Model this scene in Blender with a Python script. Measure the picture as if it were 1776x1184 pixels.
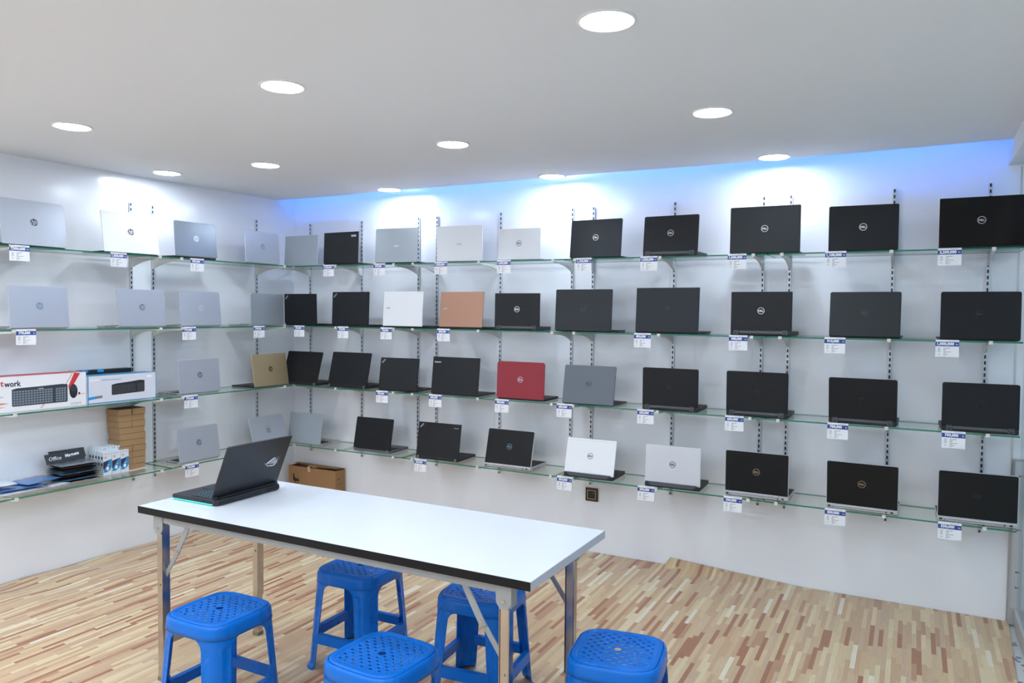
import bpy, math, random
from mathutils import Vector, Matrix
PI = math.pi
random.seed(7)
for o in list(bpy.data.objects): bpy.data.objects.remove(o)
SC = bpy.context.scene
COL = SC.collection

# ------------------------------------------------------------------ camera, world, exposure
F = Vector((-0.467317, 0.883215, -0.03933)); RT = Vector((0.883693, 0.467977, 0.009159)); UP = Vector((-0.026495, 0.030475, 0.999184))
cam_d = bpy.data.cameras.new('camera'); cam = bpy.data.objects.new('camera', cam_d); COL.objects.link(cam)
cam_d.sensor_width = 36; cam_d.lens = 1315.354 / 1776 * 36; cam_d.clip_start = .05; cam_d.clip_end = 60
M = Matrix((RT, UP, -F)).transposed().to_4x4(); M.translation = (4.5225, -4.6941, 1.6); cam.matrix_world = M
SC.camera = cam
w = bpy.data.worlds.new('world'); SC.world = w; w.use_nodes = True
w.node_tree.nodes['Background'].inputs[0].default_value = (.8, .88, 1, 1)
w.node_tree.nodes['Background'].inputs[1].default_value = .25
SC.view_settings.view_transform = 'Standard'; SC.view_settings.look = 'None'
SC.view_settings.gamma = 1; SC.view_settings.use_curve_mapping = False
SC.view_settings.exposure = 0.28
LAMP = 78.0
LED = 34.0
SC.cycles.diffuse_bounces = 8; SC.cycles.max_bounces = 16; SC.cycles.transparent_max_bounces = 24

# ------------------------------------------------------------------ materials
def lin(c):
    c = c / 255.0
    return c / 12.92 if c <= .04045 else ((c + .055) / 1.055) ** 2.4
MC = {}
def mat(name, rgb, rough=.5, metal=0.0, emit=0, noise=.0, spec=.5, coat=0.0, bump=0.0, bscale=400):
    if name in MC: return MC[name]
    m = bpy.data.materials.new(name); m.use_nodes = True; nt = m.node_tree; b = nt.nodes['Principled BSDF']
    c = (lin(rgb[0]), lin(rgb[1]), lin(rgb[2]), 1)
    b.inputs['Base Color'].default_value = c
    b.inputs['Roughness'].default_value = rough; b.inputs['Metallic'].default_value = metal
    b.inputs['Specular IOR Level'].default_value = spec
    b.inputs['Coat Weight'].default_value = coat
    if emit:
        b.inputs['Emission Color'].default_value = c; b.inputs['Emission Strength'].default_value = emit
    elif noise or bump:
        n = nt.nodes.new('ShaderNodeTexNoise'); n.inputs['Scale'].default_value = bscale if bump else 9
        tc = nt.nodes.new('ShaderNodeTexCoord'); nt.links.new(tc.outputs['Object'], n.inputs['Vector'])
        if noise:
            mr = nt.nodes.new('ShaderNodeMapRange'); mr.inputs[3].default_value = max(.02, rough - noise); mr.inputs[4].default_value = min(1, rough + noise)
            nt.links.new(n.outputs[0], mr.inputs[0]); nt.links.new(mr.outputs[0], b.inputs['Roughness'])
        if bump:
            bp = nt.nodes.new('ShaderNodeBump'); bp.inputs['Strength'].default_value = bump; bp.inputs['Distance'].default_value = .001
            nt.links.new(n.outputs[0], bp.inputs['Height']); nt.links.new(bp.outputs[0], b.inputs['Normal'])
    MC[name] = m
    return m
def mathn(nt, op, a, b=None):
    n = nt.nodes.new('ShaderNodeMath'); n.operation = op
    for i, v in enumerate((a, b)):
        if v is None: continue
        if isinstance(v, (int, float)): n.inputs[i].default_value = v
        else: nt.links.new(v, n.inputs[i])
    return n.outputs[0]
def wall_mat():
    m = mat('glossy_white_paint', (243, 245, 250), .17, spec=.5); nt = m.node_tree; b = nt.nodes['Principled BSDF']
    tc = nt.nodes.new('ShaderNodeTexCoord'); n = nt.nodes.new('ShaderNodeTexNoise'); n.inputs['Scale'].default_value = 2.2; n.inputs['Detail'].default_value = 4
    nt.links.new(tc.outputs['Object'], n.inputs['Vector'])
    bp = nt.nodes.new('ShaderNodeBump'); bp.inputs['Strength'].default_value = .12; bp.inputs['Distance'].default_value = .01
    n2 = nt.nodes.new('ShaderNodeTexNoise'); n2.inputs['Scale'].default_value = 160; nt.links.new(tc.outputs['Object'], n2.inputs['Vector'])
    h = mathn(nt, 'ADD', n.outputs[0], mathn(nt, 'MULTIPLY', n2.outputs[0], .015))
    nt.links.new(h, bp.inputs['Height']); nt.links.new(bp.outputs[0], b.inputs['Normal'])
    return m
def glass_mat(name, tint, rim=False):
    if name in MC: return MC[name]
    m = bpy.data.materials.new(name); m.use_nodes = True; nt = m.node_tree; nt.nodes.clear()
    out = nt.nodes.new('ShaderNodeOutputMaterial')
    tr = nt.nodes.new('ShaderNodeBsdfTransparent'); tr.inputs[0].default_value = (*tint, 1)
    gl = nt.nodes.new('ShaderNodeBsdfGlossy'); gl.inputs['Roughness'].default_value = .02
    fr = nt.nodes.new('ShaderNodeFresnel'); fr.inputs['IOR'].default_value = 1.5
    mx = nt.nodes.new('ShaderNodeMixShader')
    if rim:
        df = nt.nodes.new('ShaderNodeBsdfDiffuse'); df.inputs[0].default_value = (lin(34), lin(120), lin(96), 1)
        m2 = nt.nodes.new('ShaderNodeMixShader'); m2.inputs[0].default_value = .85
        nt.links.new(tr.outputs[0], m2.inputs[1]); nt.links.new(df.outputs[0], m2.inputs[2]); base = m2.outputs[0]
    else: base = tr.outputs[0]
    ge = nt.nodes.new('ShaderNodeNewGeometry'); fac = mathn(nt, 'MULTIPLY', fr.outputs[0], mathn(nt, 'SUBTRACT', 1, ge.outputs['Backfacing']))
    nt.links.new(fac, mx.inputs[0]); nt.links.new(base, mx.inputs[1]); nt.links.new(gl.outputs[0], mx.inputs[2])
    nt.links.new(mx.outputs[0], out.inputs[0]); MC[name] = m
    return m
def slot_mat():
    m = mat('slotted_steel', (176, 180, 188), .32, .5); nt = m.node_tree; b = nt.nodes['Principled BSDF']
    tc = nt.nodes.new('ShaderNodeTexCoord'); sp = nt.nodes.new('ShaderNodeSeparateXYZ'); nt.links.new(tc.outputs['Object'], sp.inputs[0])
    f = mathn(nt, 'FRACT', mathn(nt, 'MULTIPLY', sp.outputs[2], 1 / .032)); s = mathn(nt, 'LESS_THAN', f, .58)
    ax = mathn(nt, 'ABSOLUTE', sp.outputs[0]); s2 = mathn(nt, 'LESS_THAN', ax, .0042)
    s3 = mathn(nt, 'MULTIPLY', s, s2)
    mx = nt.nodes.new('ShaderNodeMix'); mx.data_type = 'RGBA'; nt.links.new(s3, mx.inputs[0])
    mx.inputs[6].default_value = (lin(206), lin(210), lin(216), 1); mx.inputs[7].default_value = (.006, .007, .01, 1)
    nt.links.new(mx.outputs[2], b.inputs['Base Color'])
    nt.links.new(mathn(nt, 'MULTIPLY', mathn(nt, 'SUBTRACT', 1, s3), .45), b.inputs['Metallic'])
    return m
def vinyl_mat():
    m = mat('wood_strip_vinyl', (200, 170, 140), .38, spec=.45); nt = m.node_tree; b = nt.nodes['Principled BSDF']
    tc = nt.nodes.new('ShaderNodeTexCoord'); sp = nt.nodes.new('ShaderNodeSeparateXYZ'); nt.links.new(tc.outputs['Object'], sp.inputs[0])
    X, Y = sp.outputs[0], sp.outputs[1]
    W_ = .0208
    ix = mathn(nt, 'FLOOR', mathn(nt, 'DIVIDE', X, W_))
    wn = nt.nodes.new('ShaderNodeTexWhiteNoise'); wn.noise_dimensions = '1D'; nt.links.new(ix, wn.inputs['W'])
    L = mathn(nt, 'ADD', mathn(nt, 'MULTIPLY', wn.outputs[0], .17), .17)
    iy = mathn(nt, 'FLOOR', mathn(nt, 'DIVIDE', mathn(nt, 'ADD', Y, mathn(nt, 'MULTIPLY', wn.outputs[0], 7.3)), L))
    cb = nt.nodes.new('ShaderNodeCombineXYZ'); nt.links.new(ix, cb.inputs[0]); nt.links.new(iy, cb.inputs[1])
    w2 = nt.nodes.new('ShaderNodeTexWhiteNoise'); w2.noise_dimensions = '3D'; nt.links.new(cb.outputs[0], w2.inputs['Vector'])
    rp = nt.nodes.new('ShaderNodeValToRGB'); rp.color_ramp.interpolation = 'CONSTANT'
    cols = [(0, (206, 176, 138)), (.16, (198, 164, 130)), (.30, (214, 188, 148)), (.44, (220, 200, 162)), (.57, (202, 172, 142)), (.70, (168, 118, 90)), (.80, (186, 144, 114)), (.88, (208, 180, 146)), (.95, (226, 216, 192))]
    e = rp.color_ramp.elements
    while len(e) < len(cols): e.new(.5)
    for el, (p_, c_) in zip(e, cols): el.position = p_; el.color = (lin(c_[0]), lin(c_[1]), lin(c_[2]), 1)
    nt.links.new(w2.outputs[0], rp.inputs[0])
    # grain
    mp = nt.nodes.new('ShaderNodeMapping'); mp.inputs['Scale'].default_value = (90, 5, 1); nt.links.new(tc.outputs['Object'], mp.inputs[0])
    n = nt.nodes.new('ShaderNodeTexNoise'); n.inputs['Scale'].default_value = 2.5; n.inputs['Detail'].default_value = 5; nt.links.new(mp.outputs[0], n.inputs['Vector'])
    g = mathn(nt, 'ADD', mathn(nt, 'MULTIPLY', n.outputs[0], .36), .82)
    vm = nt.nodes.new('ShaderNodeVectorMath'); vm.operation = 'SCALE'; nt.links.new(rp.outputs[0], vm.inputs[0]); nt.links.new(g, vm.inputs['Scale'])
    nt.links.new(vm.outputs[0], b.inputs['Base Color'])
    return m
def tile_mat():
    m = mat('patterned_tile', (200, 205, 205), .4); nt = m.node_tree; b = nt.nodes['Principled BSDF']
    tc = nt.nodes.new('ShaderNodeTexCoord'); v = nt.nodes.new('ShaderNodeTexVoronoi'); v.inputs['Scale'].default_value = 22; nt.links.new(tc.outputs['Object'], v.inputs['Vector'])
    rp = nt.nodes.new('ShaderNodeValToRGB'); rp.color_ramp.interpolation = 'CONSTANT'
    rp.color_ramp.elements[0].color = (lin(120), lin(132), lin(140), 1); rp.color_ramp.elements[1].position = .33; rp.color_ramp.elements[1].color = (lin(206), lin(210), lin(206), 1)
    nt.links.new(v.outputs['Distance'], rp.inputs[0]); nt.links.new(rp.outputs[0], b.inputs['Base Color'])
    return m
WALL = wall_mat()
CEIL = mat('matt_white_ceiling', (233, 237, 241), .8, bump=.05, bscale=300)
GLASS = glass_mat('shelf_glass', (.96, .992, .978)); GRIM = glass_mat('shelf_glass_edge', (.4, .8, .65), True)
SLOT = slot_mat()
CREAM = mat('cream_painted_steel', (222, 221, 214), .35)
LAMPM = mat('lamp_diffuser', (228, 240, 255), .5, emit=LAMP)
WHITEP = mat('white_plastic', (236, 236, 236), .35)

# ------------------------------------------------------------------ mesh helpers
class MB:
    def __init__(s): s.v = []; s.f = []; s.m = []; s.mats = []
    def mi(s, m):
        if m not in s.mats: s.mats.append(m)
        return s.mats.index(m)
    def add(s, vs, fs, m, T=None):
        o = len(s.v)
        for q in vs:
            q = Vector(q)
            s.v.append(T @ q if T else q)
        k = s.mi(m)
        for f in fs: s.f.append([i + o for i in f]); s.m.append(k)
        return s
    def box(s, a, b, m, T=None):
        x0, y0, z0 = a; x1, y1, z1 = b
        return s.add([(x0,y0,z0),(x1,y0,z0),(x1,y1,z0),(x0,y1,z0),(x0,y0,z1),(x1,y0,z1),(x1,y1,z1),(x0,y1,z1)],
                     [(0,3,2,1),(4,5,6,7),(0,1,5,4),(1,2,6,5),(2,3,7,6),(3,0,4,7)], m, T)
    def bbox(s, a, b, c, m, T=None):
        # chamfered box: section loops along z
        x0, y0, z0 = a; x1, y1, z1 = b
        def lp(i, z): return [(x0+c,y0+i,z),(x1-c,y0+i,z),(x1-i,y0+c,z),(x1-i,y1-c,z),(x1-c,y1-i,z),(x0+c,y1-i,z),(x0+i,y1-c,z),(x0+i,y0+c,z)]
        return s.loops([lp(c*.9, z0), lp(0, z0+c), lp(0, z1-c), lp(c*.9, z1)], m, T)
    def loops(s, L, m, T=None, cap0=True, cap1=True):
        n = len(L[0]); vs = [p for l in L for p in l]; fs = []
        for k in range(len(L)-1):
            for i in range(n):
                j = (i+1) % n; fs.append((k*n+i, k*n+j, (k+1)*n+j, (k+1)*n+i))
        if cap0: fs.append(tuple(range(n))[::-1])
        if cap1: fs.append(tuple((len(L)-1)*n+i for i in range(n)))
        return s.add(vs, fs, m, T)
    def cyl(s, r, z0, z1, m, T=None, n=24, r1=None):
        r1 = r if r1 is None else r1
        return s.loops([[(r*math.cos(2*PI*i/n), r*math.sin(2*PI*i/n), z0) for i in range(n)], [(r1*math.cos(2*PI*i/n), r1*math.sin(2*PI*i/n), z1) for i in range(n)]], m, T)
    def quad(s, p, m, T=None): return s.add(p, [tuple(range(len(p)))], m, T)
    def build(s, name, parent=None, smooth=False, loc=None):
        me = bpy.data.meshes.new(name); me.from_pydata([tuple(v) for v in s.v], [], s.f); me.update()
        for m in s.mats: me.materials.append(m)
        for p, k in zip(me.polygons, s.m): p.material_index = k; p.use_smooth = smooth
        return link(name, me, parent, loc)
def link(name, me, parent=None, loc=None):
    o = bpy.data.objects.new(name, me); COL.objects.link(o)
    if parent: o.parent = parent
    if loc: o.location = loc
    return o
def tag(o, label, cat, group=None):
    o['label'] = label; o['category'] = cat
    if group: o['group'] = group
    return o
def thing(name, label, cat, loc=(0,0,0), rz=0, group=None):
    o = bpy.data.objects.new(name, None); COL.objects.link(o); o.location = loc; o.rotation_euler = (0,0,rz); o.empty_display_size = .05
    return tag(o, label, cat, group)
def struct(o): o['kind'] = 'structure'; return o
def copy_tree(o, parent=None):
    c = o.copy(); COL.objects.link(c)
    if parent: c.parent = parent
    for ch in list(o.children): copy_tree(ch, c)
    return c
TXT = {}
def text_geo(s, size=1.0, bold=0.0, shear=0.0, sx=1.0):
    """centred glyph polygons in the XZ plane facing -y"""
    k = (s, size, bold, shear, sx)
    if k not in TXT:
        cu = bpy.data.curves.new('text', 'FONT'); cu.body = s; cu.size = size; cu.offset = bold; cu.shear = shear; cu.resolution_u = 2; cu.fill_mode = 'FRONT'
        o = bpy.data.objects.new('text', cu); COL.objects.link(o)
        dg = bpy.context.evaluated_depsgraph_get(); me = bpy.data.meshes.new_from_object(o.evaluated_get(dg))
        vs = [(v.co.x*sx, v.co.y) for v in me.vertices]; fs = [tuple(p.vertices) for p in me.polygons]
        bpy.data.objects.remove(o); bpy.data.curves.remove(cu); bpy.data.meshes.remove(me)
        if vs:
            cx = (min(v[0] for v in vs)+max(v[0] for v in vs))/2; cy = (min(v[1] for v in vs)+max(v[1] for v in vs))/2
            TXT[k] = ([(x-cx, 0, y-cy) for x, y in vs], fs, max(v[0] for v in vs)-min(v[0] for v in vs))
        else: TXT[k] = ([], [], 0)
    return TXT[k]
def add_text(mb, s, m, x, y, z, size, bold=0.0, shear=0.0, sx=1.0, rot=0, T=None, fit=None, left=False):
    v, f, wd = text_geo(s, size, bold, shear, sx)
    k = fit/wd if (fit and wd) else 1
    c, sn = math.cos(rot), math.sin(rot); ox = wd*k/2 if left else 0
    mb.add([(x+ox+(a*c-b*sn)*(k), y, z+(a*sn+b*c)) for a, _, b in v], f, m, T)
def rrect(w0, w1, h0, h1, r, n=5, r2=None):
    """rounded rectangle points (a,b); r for the high-b corners, r2 for the low-b ones"""
    r2 = r if r2 is None else r2; P = []
    for cx, cy, a0, rr in ((w1, h1, 0, r), (w0, h1, 90, r), (w0, h0, 180, r2), (w1, h0, 270, r2)):
        sx = -1 if cx == w1 else 1; sy = -1 if cy == h1 else 1
        for i in range(n+1):
            a = math.radians(a0+90*i/n); P.append((cx+sx*rr+rr*math.cos(a), cy+sy*rr+rr*math.sin(a)))
    return P

# ------------------------------------------------------------------ room geometry
AL = -0.042926; H = 2.474; DB = .3151; DL = .3061; GAP = .176
ZS = [0, 1.930, 1.472, 1.015, .552]; GT = .008
def W(t, o, z=0): return (t*math.sin(AL)+o*math.cos(AL), -t*math.cos(AL)+o*math.sin(AL), z)
RL = PI/2+AL                     # heading of things on the left wall
YB = -6.6; XR = 6.2
struct(MB().box((-.6, 0, -.1), (XR, .12, 2.95), WALL).build('wall_back'))
mb = MB(); a, b, c, d = W(-.05, 0), W(7, 0), W(7, -.12), W(-.05, -.12)
mb.loops([[(q[0], q[1], -.1) for q in (a, b, c, d)], [(q[0], q[1], 2.95) for q in (a, b, c, d)]], WALL)
struct(mb.build('wall_left'))
struct(MB().box((-.7, YB-.12, -.1), (XR, YB, 2.95), mat('rear_wall_paint', (242, 244, 248), .5)).build('wall_front'))
struct(MB().box((XR, YB, -.1), (XR+.12, 0, 2.95), mat('rear_wall_paint', (242, 244, 248), .5)).build('wall_right'))
struct(MB().box((-.7, YB-.1, -.1), (XR+.1, .1, -.006), tile_mat()).build('floor'))
# suspended ceiling with a slightly wavy free edge in front of the back wall
mb = MB(); n = 60; P = []
for i in range(n+1):
    x = -.6+(XR+.6)*i/n; P.append((x, -GAP+.012*math.sin(x*1.9+.4)+.008*math.sin(x*4.1)-(.05*max(0, x-4.3) if x < 6 else 0)))
P += [(XR, YB), (-.9, YB)]; P = P[::-1]
mb.loops([[(x, y, H) for x, y in P], [(x, y, H+.014) for x, y in P]], CEIL); struct(mb.build('ceiling'))
struct(MB().box((-.6, -.75, 2.80), (XR, 0, 2.82), CEIL).box((-.6, -.77, H+.014), (XR, -.75, 2.82), CEIL).build('trim_1'))
struct(MB().box((4.934, YB, 2.378), (5.16, -.0005, H+.001), CEIL).build('trim_2'))
led = MB(); led.box((-.0, -.30, 2.632), (4.93, -.29, 2.640), mat('blue_led', (40, 135, 255), .5, emit=LED))
led.box((-.0, -.302, 2.640), (4.93, -.28, 2.644), WHITEP)
o = led.build('led_strip'); tag(o, 'blue cove light strip hidden above the ceiling edge along the back wall', 'light strip')

# vinyl covering: wavy near the left wall, a lifted flap at the back wall
mb = MB(); nx, ny = 130, 150; vs = []; fs = []
def sm(a, b, x): t = min(1, max(0, (x-a)/(b-a))); return t*t*(3-2*t)
for j in range(ny+1):
    v = j/ny; y = -.004-6.5*(v**1.25)
    xl = W(-y, 0)[0]+.004; xr = 5.004-.05*min(1, -y)-.0*y
    for i in range(nx+1):
        u = i/nx; x = xl+(xr-xl)*(u**1.15); z = 0.0
        e = 1-sm(.12, .75, x-xl); z += e*.013*(1+math.sin(-y*13+1.5*math.sin(x*5)+x*4))*.5*sm(0, .06, x-xl+.02)
        e2 = sm(1.3, 1.7, x)*(1-sm(2.3, 2.7, x))*sm(2.3, 2.6, -y)*(1-sm(3.0, 3.4, -y)); z += e2*.004*(1+math.sin(x*24+y*7))
        k = max(0, min(1, (3.98-x)/.8)) if x > 3.18 else 0
        d_ = -y
        if k and d_ < .13: z += k*.05*(1-sm(0, .12, d_))
        vs.append((x, y, z))
for j in range(ny):
    for i in range(nx):
        a = j*(nx+1)+i; fs.append((a, a+nx+1, a+nx+2, a+1))
mb.add(vs, fs, vinyl_mat()); struct(mb.build('floor', smooth=True))

# glass and aluminium partition on the right
alum = mat('brushed_aluminium', (196, 198, 200), .35, .7)
t = thing('glass_partition', 'aluminium framed glass partition at the right end of the back wall', 'partition', (5.02, 0, 0))
mb = MB(); mb.bbox((-.022, -.055, 0), (.03, -.001, .86), .006, alum); mb.box((-.03, -.003, 0), (-.022, -.001, 2.37), alum); mb.build('post', t)
MB().bbox((-.0, -6.4, 0), (.04, -.055, .09), .004, alum).build('bottom_rail', t)
MB().box((.010, -6.4, .09), (.018, -.002, 2.37), glass_mat('partition_glass', (.9, .96, .97))).build('glass_pane', t)
mb = MB()
for z in (.2, .28, .5, .78):
    mb.cyl(.005, 0, .003, mat('screw_steel', (120, 120, 120), .3, 1), Matrix.Translation((.005, -.0555, z)) @ Matrix.Rotation(PI/2, 4, 'X'), 8)
mb.build('screws', t)

# ------------------------------------------------------------------ downlights
LP = [(3.686,-2.525,'third row from the back wall, largest at the top of the view'),(2.311,-2.459,'large one above the white table in the middle of the ceiling'),(.906,-2.422,'farthest left, above the left wall shelves'),
      (2.364,-1.297,'middle of the second row from the back wall'),(3.725,-1.343,'right end of the second row from the back wall'),(1.025,-1.300,'second row from the back wall, second from the left wall'),(.240,-1.382,'close to the left wall'),
      (1.145,-.231,'leftmost of the three beside the blue lit edge'),(2.439,-.222,'middle of the three beside the blue lit edge'),(3.811,-.249,'rightmost of the three beside the blue lit edge'),
      ]+[(x, y, '') for x in (.3, 1.2, 2.1, 3.0, 3.9) for y in (-3.6, -4.4, -5.2, -6.0)]+[(5.6, -1.3, ''), (5.6, -3.6, ''), (5.6, -5.6, '')]  # unlabelled entries: unseen downlights added to fill the room with light
def ring(r0, r1, z0, z1, m, n=40):
    mb = MB(); L = []
    for r, z in ((r0, z1), (r0, z0), ((r0+r1)/2, z0-.002), (r1, z0+.001), (r1, z1)):
        L.append([(r*math.cos(2*PI*i/n), r*math.sin(2*PI*i/n), z) for i in range(n)])
    return mb.loops(L, m, cap0=False, cap1=False)
d0 = None
for x, y, l in LP:
    lab = 'round ceiling downlight, '+l if l else 'added round fill downlight out of view'
    if d0 is None:
        d0 = thing('downlight', lab, 'ceiling light', (x, y, H), 0, 'recessed ceiling downlights')
        ring(.078, .09, -.004, .0, WHITEP).build('trim_ring', d0, True)
        MB().cyl(.078, -.003, -.001, LAMPM, n=40).build('diffuser', d0)
    else:
        c = copy_tree(d0); c.location = (x, y, H); c['label'] = lab
    if l.startswith('large') : pass

# ------------------------------------------------------------------ shelving uprights and brackets
UX = [.1883,.7173,1.2495,1.4138,1.9486,2.4933,2.643,3.1881,3.7225,3.874,4.4118,4.8594]
UT = [1.434, 1.2773, .3939, 2.315]
def upright(label, loc, rz):
    t = thing('slotted_upright', label, 'shelf upright', loc, rz, 'slotted steel uprights')
    mb = MB(); mb.box((-.009, -.012, .452), (.009, -.0005, 2.291), SLOT); mb.build('rail', t)
    for z in ZS[1:]:
        b = MB(); D = DB-.012; top = z-GT/2-.0008
        pts = [(-.012, top), (-D+.004, top), (-D-.001, top-.006), (-D+.01, top-.012)]
        for i in range(7):
            q = i/6; pts.append((-D+.03+(D-.045)*q, top-.013-.045*(q**2.3)))
        pts.append((-.012, top-.062))
        b.loops([[(-.0055, y, zz) for y, zz in pts], [(.0055, y, zz) for y, zz in pts]], CREAM)
        bo = b.build('bracket', t)
        c = MB(); c.bbox((-.009, -D-.006, top-.006), (.009, -D+.012, top-.0005), .002, CREAM); c.bbox((-.009, -D-.010, top-.006), (.009, -DB-.002, z+GT/2+.002), .0016, CREAM)
        c.build('clip', bo)
    return t
names = ['first from the corner','second from the corner','third from the corner, left in a pair','fourth from the corner, right in a pair','fifth from the corner','sixth from the corner, left in a pair','seventh from the corner, right in a pair','eighth from the corner, standing alone','ninth from the corner, left in a pair','tenth from the corner, right in a pair','eleventh from the corner','last one at the right end']
for i, x in enumerate(UX): upright('steel shelf upright on the back wall, '+names[i], (x, 0, 0), 0)
nl = ['left in the pair beside the kraft boxes','right in the pair beside the kraft boxes','nearest to the room corner','at the left edge of the view']
for i, tt in enumerate(UT): upright('steel shelf upright on the left wall, '+nl[i], W(tt, .0, 0), RL)

# glass shelves
def pane(pts, z, label, grp):
    mb = MB(); n = len(pts)
    lo = [(x, y, z-GT/2) for x, y in pts]; hi = [(x, y, z+GT/2) for x, y in pts]
    mb.add(lo+hi, [tuple(range(n))[::-1], tuple(range(n, 2*n))], GLASS)
    mb.add(lo+hi, [(i, (i+1) % n, n+(i+1) % n, n+i) for i in range(n)], GRIM)
    tag(mb.build('glass_shelf'), label, 'shelf', grp)
rows = ['', 'top', 'second', 'third', 'lowest']
PX = [(.33, 1.328, 'at the corner end'), (1.333, 2.564, 'second from the corner'), (2.570, 3.797, 'third from the corner'), (3.803, 4.992, 'at the right end')]
for k in (1, 2, 3, 4):
    z = ZS[k]
    for i, (x0, x1, s) in enumerate(PX):
        if i == 0:
            a = W(.0, .0); pts = [(.012, -.014), (DL+.012, -DB), (x1, -DB), (x1, -.014)]
        else: pts = [(x0, -DB), (x1, -DB), (x1, -.014), (x0, -.014)]
        pane(pts, z, f'glass pane of the {rows[k]} back wall shelf, {s}', 'glass shelf panes')
    a, b, c, d = W(.02, .014), W(1.352, .014), W(1.352, DL), W(DB-.003, DL)
    pane([(q[0], q[1]) for q in (a, b, c, d)], z, f'glass pane of the {rows[k]} left wall shelf, beside the corner', 'glass shelf panes')
    a, b, c, d = W(1.358, .014), W(3.1, .014), W(3.1, DL), W(1.358, DL)
    pane([(q[0], q[1]) for q in (a, b, c, d)], z, f'glass pane of the {rows[k]} left wall shelf, left part of the view', 'glass shelf panes')

# ------------------------------------------------------------------ laptops
def lidm(n):
    D = {'black': ((21,23,27), .5, 0), 'softblack': ((16,18,22), .55, 0), 'gloss': ((9,9,11), .12, 0), 'charcoal': ((38,42,46), .42, .15), 'slate': ((34,39,44), .4, .25),
         'silver': ((180,186,196), .36, .35), 'greysilver': ((164,173,180), .32, .4), 'darksilver': ((128,136,142), .3, .5), 'white': ((236,238,240), .35, 0), 'palesilver': ((214,216,220), .4, .25),
         'gold': ((184,166,132), .35, .4), 'copper': ((180,136,112), .35, .3), 'red': ((146,34,48), .45, .05), 'midgrey': ((98,105,113), .45, .2), 'brushed': ((10,11,12), .5, .1)}
    c, r, me = D[n]; return mat('lid_'+n, c, r, me, noise=.06, spec=.35 if sum(c) < 200 else .5)
DARK = mat('dark_plastic', (26, 27, 30), .5); KEY = mat('black_keys', (16, 16, 18), .45); SIL = mat('silver_plastic', (182, 185, 190), .35, .4)
SCR = mat('black_screen_glass', (6, 6, 8), .08); PORT = mat('port_black', (5, 5, 6), .5); HSTEEL = mat('hinge_steel', (150, 152, 156), .3, .8)
GREYSTRIP = mat('hinge_grey', (84, 88, 94), .45, .2); RIMS = mat('magnesium_rim', (200, 202, 205), .35, .3)
def L_(n, c, r=.3, me=.6): return mat('logo_'+n, c, r, me)
LW = L_('white', (240,242,245), .4, 0); LS = L_('silver', (205,210,215)); LD = L_('dark', (40,42,48), .4, .2); LK = L_('black', (10,10,12), .3, 0); LG = L_('ghost', (14,15,18), .25, 0); LC = L_('chrome', (150,156,165), .15, 1); LN = L_('navy', (28,30,52), .3, 0); LGD = L_('bronze', (176,160,130)); LB = L_('steelblue', (120,140,155)); LF = L_('faint', (172,176,182), .3, .5)
def logo(kind, col, parent, w, h, lidmat, r=.0190):
    mb = MB(); Y = -.0007; n = 36
    cx, cz = 0, h*.52
    if kind == 'ring':     # ring with lettering
        L = [[((rr)*math.cos(2*PI*i/n), Y, cz+rr*math.sin(2*PI*i/n)) for i in range(n)] for rr in (r, r*.86)]
        mb.loops(L, col, cap0=False, cap1=False); add_text(mb, 'DELL', col, 0, Y, cz, .0145, .0006, fit=r*1.42)
    elif kind == 'disc':   # filled badge with lettering
        c2 = {LS: LK, LB: LN, LGD: LK, LG: LG}.get(col, LK)
        mb.loops([[(r*math.cos(2*PI*i/n), Y, cz+r*math.sin(2*PI*i/n)) for i in range(n)], [(r*.88*math.cos(2*PI*i/n), Y, cz+r*.88*math.sin(2*PI*i/n)) for i in range(n)]], col, cap0=False, cap1=False)
        mb.quad([(r*.88*math.cos(-2*PI*i/n), Y+.0003, cz+r*.88*math.sin(-2*PI*i/n)) for i in range(n)][::-1], mat('badge_dark', (52, 60, 68), .25, .5)); add_text(mb, 'DELL', col, 0, Y, cz, .0135, .0004, fit=r*1.3)
    elif kind == 'hp':
        r *= 1.06
        mb.quad([(r*math.cos(2*PI*i/n), Y, cz+r*math.sin(2*PI*i/n)) for i in range(n)], col); add_text(mb, 'hp', lidmat, 0, Y-.0003, cz-.001, .038, .0005, .35, .9)
        for sx in (-1, 1):  # long strokes cutting the rim
            x = sx*-.0035; mb.add([(x-.0012+.003*sx*0, Y-.0003, cz), (x+.0012, Y-.0003, cz), (x+.0052*1+(-.0)*sx if sx < 0 else x-.0035, Y-.0003, cz+r*1.0*(1 if sx > 0 else 1)*(1 if sx < 0 else -1)), (x+.0028 if sx < 0 else x-.0059, Y-.0003, cz+r*(1 if sx < 0 else -1))], [(0, 1, 2, 3)], lidmat)
    elif kind == 'think':
        T = Matrix.Translation((-w/2+.028, 0, h-.026)) @ Matrix.Rotation(-math.radians(45), 4, 'Y')
        mb.box((-.0175, -.0008, -.0042), (.0175, -.0001, .0042), col, T); add_text(mb, 'ThinkPad', lidmat, 0, -.0011, 0, .0075, .0002, T=T, fit=.030)
    elif kind == 'acer': add_text(mb, 'acer', col, -w/2+.048, Y, h*.52, .017, .0003, .25)
    elif kind == 'asus': add_text(mb, 'ASUS', col, 0, Y, h*.48, .016, .0003, .2, fit=.042)
    elif kind == 'badge':
        mb.box((w/2-.066, -.0009, h-.037), (w/2-.022, -.0001, h-.024), col); add_text(mb, 'acer', LK, w/2-.044, -.0013, h-.0305, .011, .0002)
    elif kind == 'lenovo': add_text(mb, 'Lenovo', col, -w/2+.042, Y, h-.036, .0155, .0003, fit=.052)
    return mb.build('logo', parent)
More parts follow.
